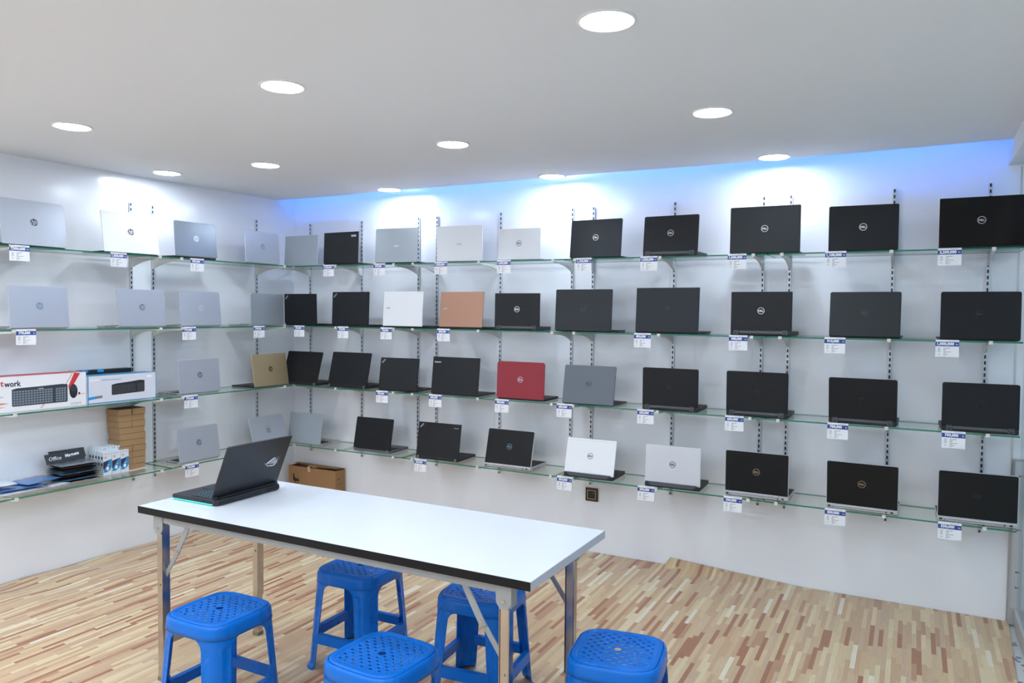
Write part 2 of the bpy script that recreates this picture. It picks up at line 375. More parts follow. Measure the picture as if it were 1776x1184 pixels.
def laptop(label, sh, zb, x, y, yaw, tilt, w, h, lid='black', r=.010, lg=('ring', LS), style='slim', base=None, grp=None, zroot=None):
    z0 = (ZS[sh]+GT/2) if zroot is None else zroot
    zb -= GT/2 if zroot is None else 0
    root = thing('laptop', label, 'laptop', (x, y, z0), yaw, grp)
    lm = lidm(lid); base = base or DARK; TH = .0075 if style != 'mag' else .011
    # lid
    mb = MB(); c = .0022 if r > .004 else .0010
    def lp(i, yy, lo=0): return [(a, yy, b) for a, b in rrect(-w/2+i, w/2-i, i+lo, h-i, max(.001, r-i*.6), 5, max(.001, min(r, .006)-i*.6))]
    if style == 'mag':
        mb.loops([lp(.0028, -.0006), lp(.0026, .001)], lm)
        mb.loops([lp(.0014, .0002), lp(0, .0022), lp(0, TH-.001), lp(.002, TH)], RIMS)
    else:
        mb.loops([lp(c, 0), lp(c*.3, .0007), lp(0, .0025), lp(0, TH-.001), lp(.001, TH)], lm)
    lo = mb.build('lid', root, False); lo.location = (0, 0, zb); lo.rotation_euler = (tilt, 0, 0)
    MB().loops([[(a, TH+.0006, b) for a, b in rrect(-w/2+.005, w/2-.005, .008, h-.005, .003, 2)][::-1]], DARK, cap0=False).quad([(-w/2+.013, TH+.0009, .018), (-w/2+.013, TH+.0009, h-.015), (w/2-.013, TH+.0009, h-.015), (w/2-.013, TH+.0009, .018)], SCR).build('screen', lo)
    if lg:
        logo(lg[0], lg[1], lo, w, h, lm)
        if len(lg) > 2 and lg[2] == 'lenovo2': m2 = MB(); add_text(m2, 'lenovo', LS, w/2-.036, -.0007, h-.028, .011, .0001, fit=.036); m2.build('logo', lo)
    if style == 'mag': MB().box((-w/2+.004, -.0009, h-.0175), (w/2-.004, -.0005, h-.0168), PORT).build('seam', lo)
    if lid == 'white' and style == 'strip': MB().box((-w/2+.004, -.0004, h-.0145), (w/2-.004, .0003, h-.0138), mat('seam_grey', (190,192,196), .5)).build('seam', lo)
    # base
    th = {'slim': .016, 'strip': .026, 'mag': .026, 'knob': .021}[style]; th = min(th, max(.010, zb+.004) if style == 'slim' else th)
    y0 = .008 if style == 'slim' else -.004; d = h+.002
    mb = MB()
    def bl(i, zz): return [(a, b, zz) for a, b in rrect(-w/2+i, w/2-i, y0+i, d-i, max(.001, r-i), 4)]
    fr = RIMS if style == 'mag' else base
    mb.loops([bl(.007, .0015), bl(.0015, .005)], DARK if style == 'mag' else base, cap1=False)
    mb.loops([bl(.0015, .005), bl(0, .009), bl(0, th-.0015), bl(.001, th)], fr, cap0=False)
    # front taper of the palm rest is small; keep flat deck
    bo = mb.build('base', root, False)
    ky = MB(); deck = base if base in (SIL,) else DARK
    if style == 'mag' : ky.quad([(-w/2+.003, .012, th+.0003), (w/2-.003, .012, th+.0003), (w/2-.003, d-.004, th+.0003), (-w/2+.003, d-.004, th+.0003)], DARK)
    ky.quad([(-w/2+.02, .028, th+.0004), (w/2-.02, .028, th+.0004), (w/2-.02, .135, th+.0004), (-w/2+.02, .135, th+.0004)], KEY)
    kw = (w-.044)/14
    for a in range(14):
        for b in range(5):
            X0 = -w/2+.022+a*kw; Y0 = .031+b*.0205; ky.box((X0+.001, Y0+.001, th+.0004), (X0+kw-.001, Y0+.0185, th+.0022), KEY)
    ky.build('keyboard', bo)
    MB().box((-.045, .148, th-.0002), (.045, .205, th+.0006), mat('touchpad', (70, 72, 76), .3) if base is not SIL else HSTEEL).build('touchpad', bo)
    pt = MB()
    for s in (-1, 1):
        for q in (.035, .055, .075, .10, .125):
            X0, X1 = sorted((s*(w/2-.001), s*(w/2+.0006))); pt.box((X0, q, .0065), (X1, q+.012, min(th-.003, .0125)), PORT)
    pt.build('side_ports', bo)
    if style in ('strip', 'mag', 'knob'):
        hb = MB(); rp = MB()
        if style == 'strip':
            if lid in ('white', 'palesilver'):
                hb.bbox((-w/2+.004, -.0075, .010), (w/2-.018, .012, zb+.008), .002, GREYSTRIP)
                for s in (-1, 1): hb.bbox((s*(w/2-.016)-.013, -.0085, .008), (s*(w/2-.016)+.011, -.002, zb+.004), .0015, mat('hinge_dark', (48, 52, 58), .4, .3))
            else:
                hb.bbox((-w/2+.034, -.006, zb-.011), (w/2-.034, .010, zb+.003), .002, GREYSTRIP)
                for s in (-1, 1): hb.bbox((s*(w/2-.033)-.0145, -.0095, .006), (s*(w/2-.033)+.0145, .006, zb+.007), .0018, mat('hinge_block', (72, 76, 82), .45, .25))
            for s in (-1, 1): rp.box((s*(w/2-.033)-.004, -.0102, .011), (s*(w/2-.033)+.004, -.0094, .018), PORT)
            rp.box((-w/2+.06, -.0046, .008), (-w/2+.14, -.0038, .014), PORT)
        elif style == 'mag':
            hb.bbox((-w/2+.05, -.0075, zb-.0095), (w/2-.05, .010, zb+.001), .002, RIMS)
            hb.bbox((-w/2+.002, -.006, .008), (w/2-.002, .004, zb-.011), .002, RIMS)
            for q, a_ in ((-w/2+.016, .014), (-w/2+.034, .004), (w/2-.055, .007), (w/2-.028, .013)): rp.box((q-a_/2, -.0068, .011), (q+a_/2, -.0059, .011+min(.008, a_)), PORT)
            rp.box((-w/2+.002, -.0063, zb-.0118), (w/2-.002, -.0056, zb-.011), PORT)
        else:
            for s in (-1, 1): hb.bbox((s*(w/2-.02)-.0065, -.009, .006), (s*(w/2-.02)+.0065, .006, zb+.006), .0015, HSTEEL)
            hb.box((-w/2+.03, -.003, zb-.004), (w/2-.03, .008, zb+.001), DARK)
        hb.build('hinge', root)
        if rp.v: rp.build('rear_ports', bo)
    return root
G = ['', 'laptops on the top glass shelves', 'laptops on the second glass shelves', 'laptops on the third glass shelves', 'laptops on the lowest glass shelves']
S = dict
LT = {
'a1':((1,0.012,0.1948,-2.189,1.597,-0.1231,0.3596,0.2514), 'silver laptop with bold dark round logo at the left edge, top shelf', S(r=.014, lid='silver', lg=('hp', LN), base=DARK)),
'a2':((1,0.012,0.221,-1.615,1.506,-0.1558,0.3617,0.2543), 'bright white silver laptop with bold dark round logo on the top left shelf', S(lid='white', lg=('hp', LN), base=DARK)),
'a3':((1,0.022,0.2395,-1.15,1.561,-0.086,0.3306,0.2297), 'steel grey laptop with white round logo and black base on the top left shelf', S(lid='darksilver', lg=('hp', LW), base=DARK)),
'a4':((1,0.01,0.2606,-0.5817,1.596,-0.0524,0.3368,0.2325), 'silver laptop on the top left wall shelf beside the room corner', S(r=.014, lid='silver', lg=('hp', LC), base=SIL)),
'b1':((1,0.008,0.3511,-0.2944,0.007,-0.0591,0.333,0.2304), 'plain silver laptop at the corner end of the top back wall shelf', S(lid='greysilver', lg=('hp', LF), base=SIL)),
'b2':((1,0.018,0.7488,-0.2989,-0.0184,-0.0366,0.3319,0.2297), 'black laptop with small light badge near its top right corner, top shelf', S(lid='black', lg=('badge', LS), r=.004)),
'b3':((1,0.012,1.256,-0.3008,0.0691,-0.056,0.3524,0.2449), 'glossy silver laptop with faint slanted lettering, right of the black badge laptop, top shelf', S(lid='greysilver', lg=('asus', LW))),
'b4':((1,0.01,1.784,-0.2957,0.082,0.0161,0.3485,0.2379), 'pale silver square cornered laptop with small grey lettering at its centre, top shelf', S(lid='palesilver', lg=('asus', LC), r=.002, base=SIL)),
'b5':((1,0.01,2.236,-0.2951,0.0736,-0.076,0.2953,0.2034), 'small silver laptop with thin dark ring logo on the top shelf', S(lid='palesilver', lg=('ring', LD), r=.004, base=SIL)),
'b6':((1,0.012,2.765,-0.2897,-0.0231,-0.1176,0.3404,0.2368), 'dark grey laptop with white ring logo, right of the small silver one, top shelf', S(lid='slate', lg=('ring', LW), r=.008)),
'b7':((1,0.03,3.239,-0.2901,-0.0251,-0.1177,0.3319,0.2189), 'black laptop on the top shelf with visible grey rear hinge strip', S(lid='black', lg=('ring', LS), style='strip')),
'b8':((1,0.01,3.776,-0.2915,0.0004,-0.0241,0.3768,0.2592), 'large greenish black laptop with white ring logo, third from the right on the top shelf', S(lid='charcoal', lg=('ring', LW), r=.007)),
'b9':((1,0.008,4.275,-0.2949,0.0563,0.0132,0.3339,0.2369), 'black laptop with white ring logo and a small scratch, second from the right, top shelf', S(lid='black', lg=('ring', LW), r=.009)),
'b10':((1,0.016,4.807,-0.2914,-0.0044,-0.1441,0.3661,0.2489), 'large glossy black laptop at the right end of the top shelf', S(lid='gloss', lg=('ring', LS), r=.003)),
'c1':((2,0.014,0.1915,-2.166,1.613,-0.0909,0.337,0.2337), 'silver laptop at the left end of the second shelf above the red white carton', S(r=.014, lid='silver', lg=('hp', LB), base=SIL)),
'c2':((2,0.014,0.2192,-1.548,1.548,-0.0662,0.3285,0.2325), 'silver laptop with chrome logo on the second shelf above the blue white carton', S(r=.014, lid='silver', lg=('hp', LC), base=SIL)),
'c3':((2,0.014,0.2384,-1.114,1.592,-0.0955,0.3364,0.2322), 'silver laptop on the second left wall shelf below the steel grey one', S(r=.014, lid='silver', lg=('hp', LS), base=SIL)),
'c4':((2,0.012,0.2624,-0.54,1.592,-0.0237,0.3336,0.2336), 'grey silver laptop touching the black one in the corner, second shelf', S(lid='greysilver', lg=('hp', LF), base=SIL)),
'd1':((2,0.02,0.3521,-0.2966,-0.0212,0.0227,0.3325,0.2295), 'black laptop with diagonal corner lettering in the room corner, second shelf', S(lid='softblack', lg=('think', LS), r=.005)),
'd2':((2,0.022,0.834,-0.2944,-0.0165,-0.0428,0.3492,0.2412), 'black laptop with diagonal corner lettering left of the white laptop, second shelf', S(lid='black', lg=('think', LS), r=.003)),
'd3':((2,0.018,1.306,-0.2933,-0.058,-0.0765,0.3567,0.2465), 'white laptop with small grey lettering on its left side, second shelf', S(lid='white', lg=('acer', LC), r=.003)),
'd4':((2,0.02,1.792,-0.2947,-0.0304,-0.1064,0.3502,0.2418), 'copper coloured laptop on the second shelf', S(lid='copper', lg=('acer', LS), r=.005)),
'd5':((2,0.03,2.229,-0.297,0.0866,-0.0271,0.318,0.2189), 'black laptop with grey rear hinge strip right of the copper one', S(lid='black', lg=('ring', LW), style='strip', r=.005)),
'd6':((2,0.012,2.692,-0.2964,-0.0095,-0.0677,0.382,0.2602), 'large dark grey laptop with barely visible dark logo, above the grey laptop, second shelf', S(lid='charcoal', lg=('ring', LG), r=.008)),
'd7':((2,0.016,3.228,-0.2993,-0.0477,-0.0612,0.3864,0.2626), 'large square cornered dark laptop with dark ring logo, second shelf', S(lid='slate', lg=('ring', LG), r=.002)),
'd8':((2,0.03,3.767,-0.2978,-0.042,-0.0082,0.3318,0.2215), 'black laptop, white ring logo and hinge strip, third from the right, second shelf', S(lid='black', lg=('ring', LW), style='strip', r=.005)),
'd9':((2,0.014,4.292,-0.2977,-0.0431,-0.0924,0.3424,0.2364), 'dark grey laptop with dark ring logo, second from the right, second shelf', S(lid='charcoal', lg=('ring', LG), r=.010)),
'd10':((2,0.012,4.813,-0.3001,0.0558,-0.0406,0.3431,0.2365), 'black laptop at the right end of the second shelf', S(lid='softblack', lg=('ring', LG), r=.010)),
'e1':((3,0.016,0.2376,-1.128,1.537,-0.0822,0.3276,0.2282), 'silver laptop on the third shelf right of the keyboard cartons', S(r=.014, lid='silver', lg=('hp', LC), base=SIL)),
'e2':((3,0.012,0.2582,-0.4942,1.579,-0.1458,0.3474,0.2409), 'gold laptop with black round logo in the corner of the third shelf', S(lid='gold', lg=('hp', LK), base=DARK, r=.007)),
'f1':((3,0.022,0.3322,-0.2931,-0.0141,-0.2968,0.3605,0.2484), 'black laptop partly behind the gold one, third shelf', S(lid='softblack', lg=('hp', LG), style='knob')),
'f2':((3,0.022,0.7985,-0.2866,0.006,-0.2531,0.3677,0.254), 'plain black laptop without visible logo, second on the third back wall shelf', S(lid='softblack', lg=None, style='knob')),
'f3':((3,0.016,1.264,-0.2898,0.084,-0.1614,0.3191,0.2316), 'black laptop with diagonal corner lettering on the third shelf', S(lid='black', lg=('think', LS), r=.006)),
'f4':((3,0.012,1.749,-0.2992,0.0062,-0.1223,0.3758,0.2574), 'black laptop with white lettering near its top left corner, left of the red one', S(lid='black', lg=('lenovo', LW), r=.003)),
'f5':((3,0.016,2.26,-0.3034,0.0068,-0.0477,0.3473,0.242), 'red laptop with rounded corners on the third shelf', S(lid='red', lg=('ring', LS), r=.018)),
'f6':((3,0.012,2.732,-0.2995,-0.0203,-0.1842,0.3478,0.2426), 'mid grey laptop with dark ring logo right of the red one', S(lid='midgrey', lg=('ring', LK), r=.010)),
'f7':((3,0.032,3.259,-0.3055,-0.0086,0.0017,0.3364,0.2269), 'black laptop with grey hinge strip, right of the mid grey one, third shelf', S(lid='softblack', lg=('ring', LG), style='strip')),
'f8':((3,0.032,3.755,-0.3066,-0.0298,0.0186,0.3361,0.2282), 'black laptop with grey hinge strip, third from the right, third shelf', S(lid='softblack', lg=('ring', LG), style='strip')),
'f9':((3,0.03,4.295,-0.3055,-0.0348,0.1248,0.3289,0.2224), 'black laptop with dark hinge strip, second from the right, third shelf', S(lid='softblack', lg=('ring', LG), style='strip')),
'f10':((3,0.03,4.825,-0.3055,0.0375,-0.0329,0.3301,0.2209), 'black laptop with dark hinge strip at the right end of the third shelf', S(lid='softblack', lg=('ring', LG), style='strip')),
'g1':((4,0.016,0.2332,-1.128,1.533,-0.1533,0.3258,0.2305), 'silver laptop at the left of the lowest shelf with a price tag below', S(r=.014, lid='silver', lg=('hp', LC), base=SIL)),
'g2':((4,0.014,0.2609,-0.5034,1.552,-0.2933,0.3329,0.2382), 'silver laptop on the lowest shelf partly hidden by the table laptop', S(r=.014, lid='silver', lg=('hp', LC), base=SIL)),
'h1':((4,0.014,0.3633,-0.2754,-0.0076,-0.1399,0.3339,0.2319), 'silver laptop in the corner of the lowest shelf above the cardboard box', S(lid='greysilver', lg=('hp', LF), base=SIL)),
'h2':((4,0.024,1.018,-0.2709,0.0067,-0.1982,0.337,0.2336), 'black laptop with grey keyboard deck and dark round logo, lowest shelf', S(lid='softblack', lg=('hp', LK), style='knob', base=mat('dark_silver_deck', (110, 113, 118), .4, .4))),
'h3':((4,0.022,1.601,-0.2819,0.0205,-0.1672,0.3477,0.243), 'black laptop with diagonal corner lettering and small right lettering, lowest shelf', S(lid='black', lg=('think', LS, 'lenovo2'), style='knob', r=.003)),
'h4':((4,0.03,2.162,-0.2862,-0.0048,-0.2535,0.3502,0.2357), 'black laptop with silver rim and steel blue round badge, lowest shelf', S(lid='brushed', lg=('disc', LB), style='mag')),
'h5':((4,0.03,2.744,-0.2942,0.0102,-0.2666,0.3312,0.2258), 'white laptop with dark hinge strip above the wall socket', S(lid='white', lg=('ring', LD), style='strip', r=.008)),
'h6':((4,0.03,3.279,-0.2969,0.0141,-0.0595,0.3331,0.2281), 'pale silver laptop with dark hinge strip right of the white one', S(lid='palesilver', lg=('ring', LK), style='strip', r=.008)),
'h7':((4,0.032,3.759,-0.2835,-0.0187,-0.002,0.3478,0.2351), 'black laptop with silver base and bronze ring logo, lowest shelf', S(lid='brushed', lg=('ring', LGD), style='mag')),
'h8':((4,0.03,4.303,-0.2997,-0.0245,0.0823,0.3471,0.2367), 'black laptop with silver base and silver badge, second from the right, lowest shelf', S(lid='brushed', lg=('disc', LGD), style='mag')),
'h9':((4,0.03,4.827,-0.2872,0.0303,-0.0058,0.3456,0.2358), 'black laptop with silver base and dull dark badge at the lowest shelf\'s right end', S(lid='brushed', lg=('disc', LG), style='mag')),
}
for k, (v, lab, kw) in LT.items(): laptop(lab, v[0], v[1], *v[2:], grp=G[v[0]], **kw)

# ------------------------------------------------------------------ price tags
TAGS = [('B',1,.654,'1,050,000','black laptop with the light badge'),('B',1,1.126,'870,000','glossy silver laptop'),('B',1,1.651,'1,030,000','pale silver square cornered laptop'),('B',1,2.142,'1,050,000','small silver laptop with dark ring logo'),('B',1,2.706,'1,150,000','dark grey laptop on the top shelf'),('B',1,3.122,'1,020,000','top shelf laptop with grey hinge strip'),('B',1,3.635,'1,000,000','large greenish black top shelf laptop'),('B',1,4.147,'1,100,000','scratched black top shelf laptop'),('B',1,4.672,'2,250,000','large glossy black laptop'),
('B',2,.362,'720,000','black second shelf laptop in the corner'),('B',2,.791,'730,000','black laptop left of the white one'),('B',2,1.188,'720,000','white second shelf laptop'),('B',2,1.675,'650,000','copper laptop'),('B',2,3.090,'850,000','large square cornered dark laptop'),('B',2,3.650,'980,000','second shelf laptop with white ring logo'),('B',2,4.154,'910,000','second from right laptop of the second shelf'),('B',2,4.674,'1,000,000','rightmost laptop of the second shelf'),
('B',3,1.152,'750,000','third shelf laptop with diagonal lettering'),('B',3,1.610,'600,000','laptop left of the red one'),('B',3,2.136,'780,000','red laptop'),('B',3,2.585,'650,000','mid grey laptop'),('B',3,3.117,'650,000','laptop right of the mid grey one'),('B',3,3.638,'650,000','third from right laptop of the third shelf'),('B',3,4.179,'750,000','second from right laptop of the third shelf'),('B',3,4.714,'750,000','rightmost laptop of the third shelf'),
('B',4,1.488,'620,000','lowest shelf laptop with diagonal lettering'),('B',4,2.592,'550,000','white laptop above the wall socket'),('B',4,3.127,'550,000','pale silver lowest shelf laptop'),('B',4,3.639,'550,000','lowest shelf laptop with bronze ring logo'),('B',4,4.177,'550,000','second from right laptop of the lowest shelf'),('B',4,4.710,'550,000','rightmost laptop of the lowest shelf'),
('L',1,2.277,'1,050,000','silver laptop at the left edge'),('L',1,1.710,'1,020,000','bright white silver laptop'),('L',1,1.156,'830,000','steel grey laptop'),('L',2,2.250,'770,000','leftmost laptop of the second shelf'),('L',2,1.222,'770,000','second shelf laptop below the steel grey one'),('L',2,.634,'790,000','grey silver laptop at the corner'),('L',3,1.212,'770,000','third shelf silver laptop'),('L',4,1.208,'730,000','silver laptop of the lowest left shelf')]
PAPER = mat('white_paper', (240, 241, 244), .6); BLUE = mat('blue_print', (46, 76, 150), .6); INK = mat('grey_ink', (110, 112, 122), .7); TW = mat('white_print', (248, 249, 252), .6)
CARD = None
for wl, sh, p, price, of in TAGS:
    lab = f'white price tag reading {price}, below the {of}'
    if wl == 'B': loc = (p, -DB-.0035, ZS[sh]+.006); rz = 0
    else: loc = W(p, DL+.0035, ZS[sh]+.006); rz = RL
    t = thing('price_tag', lab, 'price tag', loc, rz+random.uniform(-.03, .03), 'price tags on the shelf edges')
    if CARD is None:
        c = MB(); c.box((-.0515, -.0009, -.085), (.0515, 0, 0), PAPER); c.box((-.0515, -.0009, 0), (.0515, .012, .0006), PAPER)
        for k, wd in enumerate((.030, .014, .010, .034, .012, .022, .010)):
            z = -.041-k*.0062
            if k not in (4, 6): c.box((-.041, -.0012, z-.001), (-.029, -.0009, z+.0008), INK)
            c.box((-.016, -.0012, z-.001), (-.016+wd, -.0009, z+.0008), INK)
        c.box((.004, -.0012, -.0055), (.036, -.0009, -.0042), INK)
        co = c.build('card', t); CARD = co.data
        b = MB(); b.box((-.0515, -.0013, -.0315), (.0515, -.0009, -.0095), BLUE); bo = b.build('price_band', t); BAND = bo.data
    else:
        link('card', CARD, t); bo = link('price_band', BAND, t)
    tx = MB(); add_text(tx, price, TW, -.007 if len(price) > 8 else -.009, -.0016, -.0205, .0185, .0009, fit=.074 if len(price) > 8 else .06)
    add_text(tx, 'Ks', TW, .042, -.0016, -.021, .009, .0002)
    tx.build('price_text', bo)

# ------------------------------------------------------------------ keyboard cartons
def frame(name, lab, cat, t_, o_, z_, grp=None, dr=0): return thing(name, lab, cat, W(t_, o_, z_), RL+dr, grp)
RED = mat('carton_red', (206, 58, 62), .45); CW = mat('carton_white', (240, 240, 243), .4); CB = mat('carton_blue', (42, 150, 214), .4); KB = mat('printed_keyboard', (52, 60, 72), .5); KK = mat('printed_keys', (128, 140, 150), .5); CG = mat('carton_grey_print', (128, 128, 132), .6)
def kb_print(mb, x0, x1, z0, z1, Y, kb=KB, kk=KK, sk=.0):
    pts = [(x0, z0+.004), (x0+.004, z0), (x1-.004, z0+sk), (x1, z0+sk+.006), (x1, z1+sk-.004), (x1-.03, z1+sk), ((x0+x1)/2, z1+sk/2-.004), (x0+.03, z1-.006), (x0, z1-.012)]
    mb.quad([(a, Y, b) for a, b in pts], kb); n = 19; w_ = (x1-x0-.012)/n
    for i in range(n):
        for j in range(6):
            if i in (14,) : continue
            q = x0+.006+i*w_; z = z0+.007+j*(z1-z0-.024)/6+sk*(i/n); mb.quad([(q, Y-.0004, z), (q+w_*.78, Y-.0004, z), (q+w_*.78, Y-.0004, z+(z1-z0-.024)/6*.72), (q, Y-.0004, z+(z1-z0-.024)/6*.72)], kk)
Z3 = ZS[3]+GT/2; Z4 = ZS[4]+GT/2
t = frame('keyboard_carton', 'white and red printed keyboard and mouse carton, left end of the third shelf', 'box', 2.126, .215, Z3)
Wd = .522; Hh = .196
b = MB(); b.box((-Wd/2, 0, 0), (Wd/2, .13, Hh), CW); b.build('carton', t)
m = MB(); m.quad([(-Wd/2, .001, Hh+.0004), (Wd/2, .001, Hh+.0004), (Wd/2-.03, .128, Hh+.0004), (-Wd/2, .128, Hh+.0004)], RED); m.build('red_top', t)
m = MB(); Y = -.0005
m.quad([(.155, Y, .118), (.162, Y, .085), (.225, Y, .19), (.19, Y, .1955)], RED); m.quad([(.128, Y, .115), (.131, Y, .115), (.182, Y, .194), (.178, Y, .194)], RED)
m.quad([(-.005, Y, .006), (-.002, Y, .006), (.028, Y, .052), (.025, Y, .052)], RED); m.quad([(.003, Y, .006), (.006, Y, .006), (.036, Y, .052), (.033, Y, .052)], RED)
m.quad([(.19, Y, .062), (.255, Y, .067), (.255, Y, .069), (.19, Y, .064)], RED)
m.quad([(-Wd/2, Y, .035), (-.17, Y, .048), (-.2, Y, .052), (-Wd/2, Y, .058)], mat('carton_orange', (230, 140, 120), .5)); m.quad([(-Wd/2, Y, .015), (-.19, Y, .03), (-Wd/2, Y, .03)], mat('carton_orange', (230, 140, 120), .5))
m.build('red_stripes', t)
m = MB(); add_text(m, 't', RED, -.205, Y, .158, .046, .0012); add_text(m, 'work', mat('carton_navy', (36, 38, 62), .5), -.150, Y, .155, .044, .0012, fit=.088)
add_text(m, 'KW-600', CG, -.115, Y, .123, .017, 0, .3, fit=.05); add_text(m, 'ACCURATE', CG, .198, Y, .014, .015, 0, fit=.065); add_text(m, 'on', CG, -.208, Y, .085, .016, 0)
m.build('lettering', t)
m = MB(); kb_print(m, -.155, .15, .028, .135, -.0006); add_text(m, 'network', TW, 0, -.0012, .119, .008, .0002)
m.build('keyboard_picture', t)
m = MB()
for ex, cz, rx, rz_, mm in ((.185, .087, .024, .042, mat('printed_mouse', (34, 36, 42), .4)), (.185, .104, .02, .02, KB)):
    m.quad([(ex+rx*math.cos(2*PI*i/20), -.0008-(.0004 if mm is KB else 0), cz+rz_*math.sin(2*PI*i/20)) for i in range(20)], mm)
m.box((.214, -.0009, .066), (.224, -.0005, .078), mat('printed_mouse', (34, 36, 42), .4)); m.build('mouse_picture', t)

t = frame('keyboard_carton', 'white and blue printed keyboard carton beside the red white one', 'box', 1.632, .218, Z3, None, .0)
Wd = .452; Hh = .166; CG2 = mat('carton_pale_grey', (222, 224, 234), .4)
b = MB(); b.box((-Wd/2, 0, 0), (Wd/2, .13, Hh), CG2); b.build('carton', t)
m = MB(); m.quad([(-Wd/2, .001, Hh+.0005), (Wd/2, .001, Hh+.0005), (Wd/2-.0, .128, Hh+.0005), (-Wd/2, .128, Hh+.0005)], mat('carton_top_blue', (60, 160, 205), .4))
m.box((Wd/2, 0, 0), (Wd/2+.0006, .13, Hh), CB); m.quad([(-Wd/2, Y, 0), (-Wd/2+.006, Y, 0), (-Wd/2+.006, Y, Hh), (-Wd/2, Y, Hh)], CB); m.quad([(-Wd/2, Y, 0), (Wd/2, Y, 0), (Wd/2, Y, .003), (-Wd/2, Y, .003)], CB); m.quad([(Wd/2-.003, Y, 0), (Wd/2, Y, 0), (Wd/2, Y, Hh), (Wd/2-.003, Y, Hh)], CB)
m.quad([(-Wd/2+.006, Y, .022), (-.178, Y, .027), (-.178, Y, .043), (-Wd/2+.006, Y, .039)], CB); m.quad([(-.178, Y, .027), (-.135, Y, .03), (-.135, Y, .045), (-.178, Y, .043)], CG)
m.build('blue_trim', t)
m = MB(); add_text(m, 'K200 Wired keyboard', CB, -.075, Y, .138, .013, .0, fit=.125); m.quad([(-.215, Y, .136), (-.155, Y, .139), (-.155, Y, .146), (-.215, Y, .143)], TW); m.quad([(.16, Y, .137), (.195, Y, .137), (.195, Y, .15), (.16, Y, .15)], TW); m.build('lettering', t)
m = MB(); kb_print(m, -.075, .145, .042, .118, -.0006, mat('printed_dark', (40, 42, 46), .5), mat('printed_dark_keys', (74, 76, 82), .5), .006); m.build('keyboard_picture', t)
t = frame('keyboard_carton', 'black carton with blue tabs lying behind the blue white keyboard carton', 'box', 1.62, .075, Z3)
MB().bbox((-.24, -.0, 0), (.14, .06, .192), .002, mat('carton_black', (30, 34, 38), .4)).build('carton', t)
m = MB(); m.box((-.19, -.002, .178), (-.15, .062, .1932), CB); m.box((-.09, -.002, .178), (-.05, .062, .1932), CB); m.build('blue_tabs', t)

# kraft box towers
KR = mat('kraft_board', (168, 134, 96), .75, bump=.1); KRD = mat('kraft_gap_shade', (84, 58, 34), .8)
proto = None
for cidx, tc in enumerate((1.575, 1.481)):
    n = 10; hh = .0398
    for k in range(n):
        jx = random.uniform(-.004, .004)-(.006 if k < 8 and cidx == 0 else 0); jo = random.uniform(-.003, .003)
        lab = f'small brown kraft box, number {k+1} from the bottom of the {"left" if cidx == 0 else "right"} tower'
        lab = f'kraft box in the {"left" if cidx == 0 else "right"} tower, '+('bottom box' if k == 0 else 'topmost box' if k == n-1 else f'{["","second","third","fourth","fifth","sixth","seventh","eighth","ninth"][k]} from the bottom')
        loc = W(tc+jx, .145+jo, Z4+k*hh)
        if proto is None:
            proto = thing('kraft_box', lab, 'box', loc, RL, 'small kraft boxes in two towers')
            b = MB(); b.box((-.0445, 0, 0), (.0445, .125, hh-.0024), KR); b.build('tray', proto)
            b = MB(); b.box((-.0452, -.0007, hh-.012), (.0452, .1257, hh-.0022), KR); b.box((-.0425, .003, hh-.0022), (.0425, .122, hh), KRD); b.build('lid', proto)  # dark inset layer paints the shaded gap between stacked boxes
            r = proto
        else: r = copy_tree(proto); r.location = loc; r['label'] = lab
        r.rotation_euler = (0, 0, RL+random.uniform(-.03, .03))

# bulb boxes with hanging tabs (3 wide, 5 deep)
PB = mat('bulb_box_white', (222, 230, 238), .4); PS = mat('bulb_box_side', (196, 212, 226), .4); PBL = mat('bulb_box_blue', (40, 140, 205), .35); PNV = mat('bulb_box_navy', (42, 54, 84), .4); POR = mat('bulb_box_orange', (232, 166, 112), .4)
pr = None
for row in range(5):
    for ci in range(3):
        tc = 1.709-ci*.057; o_ = .168-row*.031
        lab = f'bulb box, {["front","second","third","fourth","rear"][row]} row, {["left","middle","right"][ci]} one, on the lowest left shelf'
        loc = W(tc, o_, Z4)
        if pr is None:
            pr = thing('bulb_box', lab, 'box', loc, RL, 'small bulb boxes')
            w_, d_, h_ = .054, .029, .142
            b = MB(); b.box((-w_/2, 0, 0), (w_/2, d_, h_), PB); b.build('carton', pr)
            b = MB(); b.box((-w_/2, d_-.0016, h_), (w_/2, d_-.0004, h_+.03), PB); b.box((-.010, d_-.002, h_+.017), (.010, d_-.0015, h_+.0205), CG); b.build('hanging_tab', pr)
            m = MB(); Yf = -.0005
            m.quad([(-w_/2, Yf, .085), (-w_/2, Yf, .035), (w_/2, Yf, .05), (w_/2, Yf, .098)], PNV)
            cs = [(-w_/2, .02), (-w_/2+.02, .018), (w_/2-.012, .03), (w_/2, .05), (w_/2, .098), (w_/2-.018, .088), (-.002, .068), (-w_/2+.008, .045)]
            m.quad([(a, Yf-.0004, b_) for a, b_ in cs], PBL)
            m.quad([(-.012+.007*math.cos(2*PI*i/14), Yf, .112+.007*math.sin(2*PI*i/14)) for i in range(14)], POR)
            m.quad([(0+.009*math.cos(2*PI*i/14), Yf-.0007, .042+.012*math.sin(2*PI*i/14)) for i in range(14)], TW); m.quad([(.0, Yf-.0008, .058), (.014, Yf-.0008, .06), (.014, Yf-.0008, .068), (0, Yf-.0008, .066)], POR)
            for zz in (.06, .1): m.quad([(-w_/2-.0005, .022, zz), (-w_/2-.0005, .007, zz), (-w_/2-.0005, .007, zz+.018), (-w_/2-.0005, .022, zz+.018)], PNV)
            m.box((-.02, -.0008, .131), (.02, -.0004, .1325), CG); m.build('print', pr)
        else:
            r = copy_tree(pr); r.location = loc; r['label'] = lab

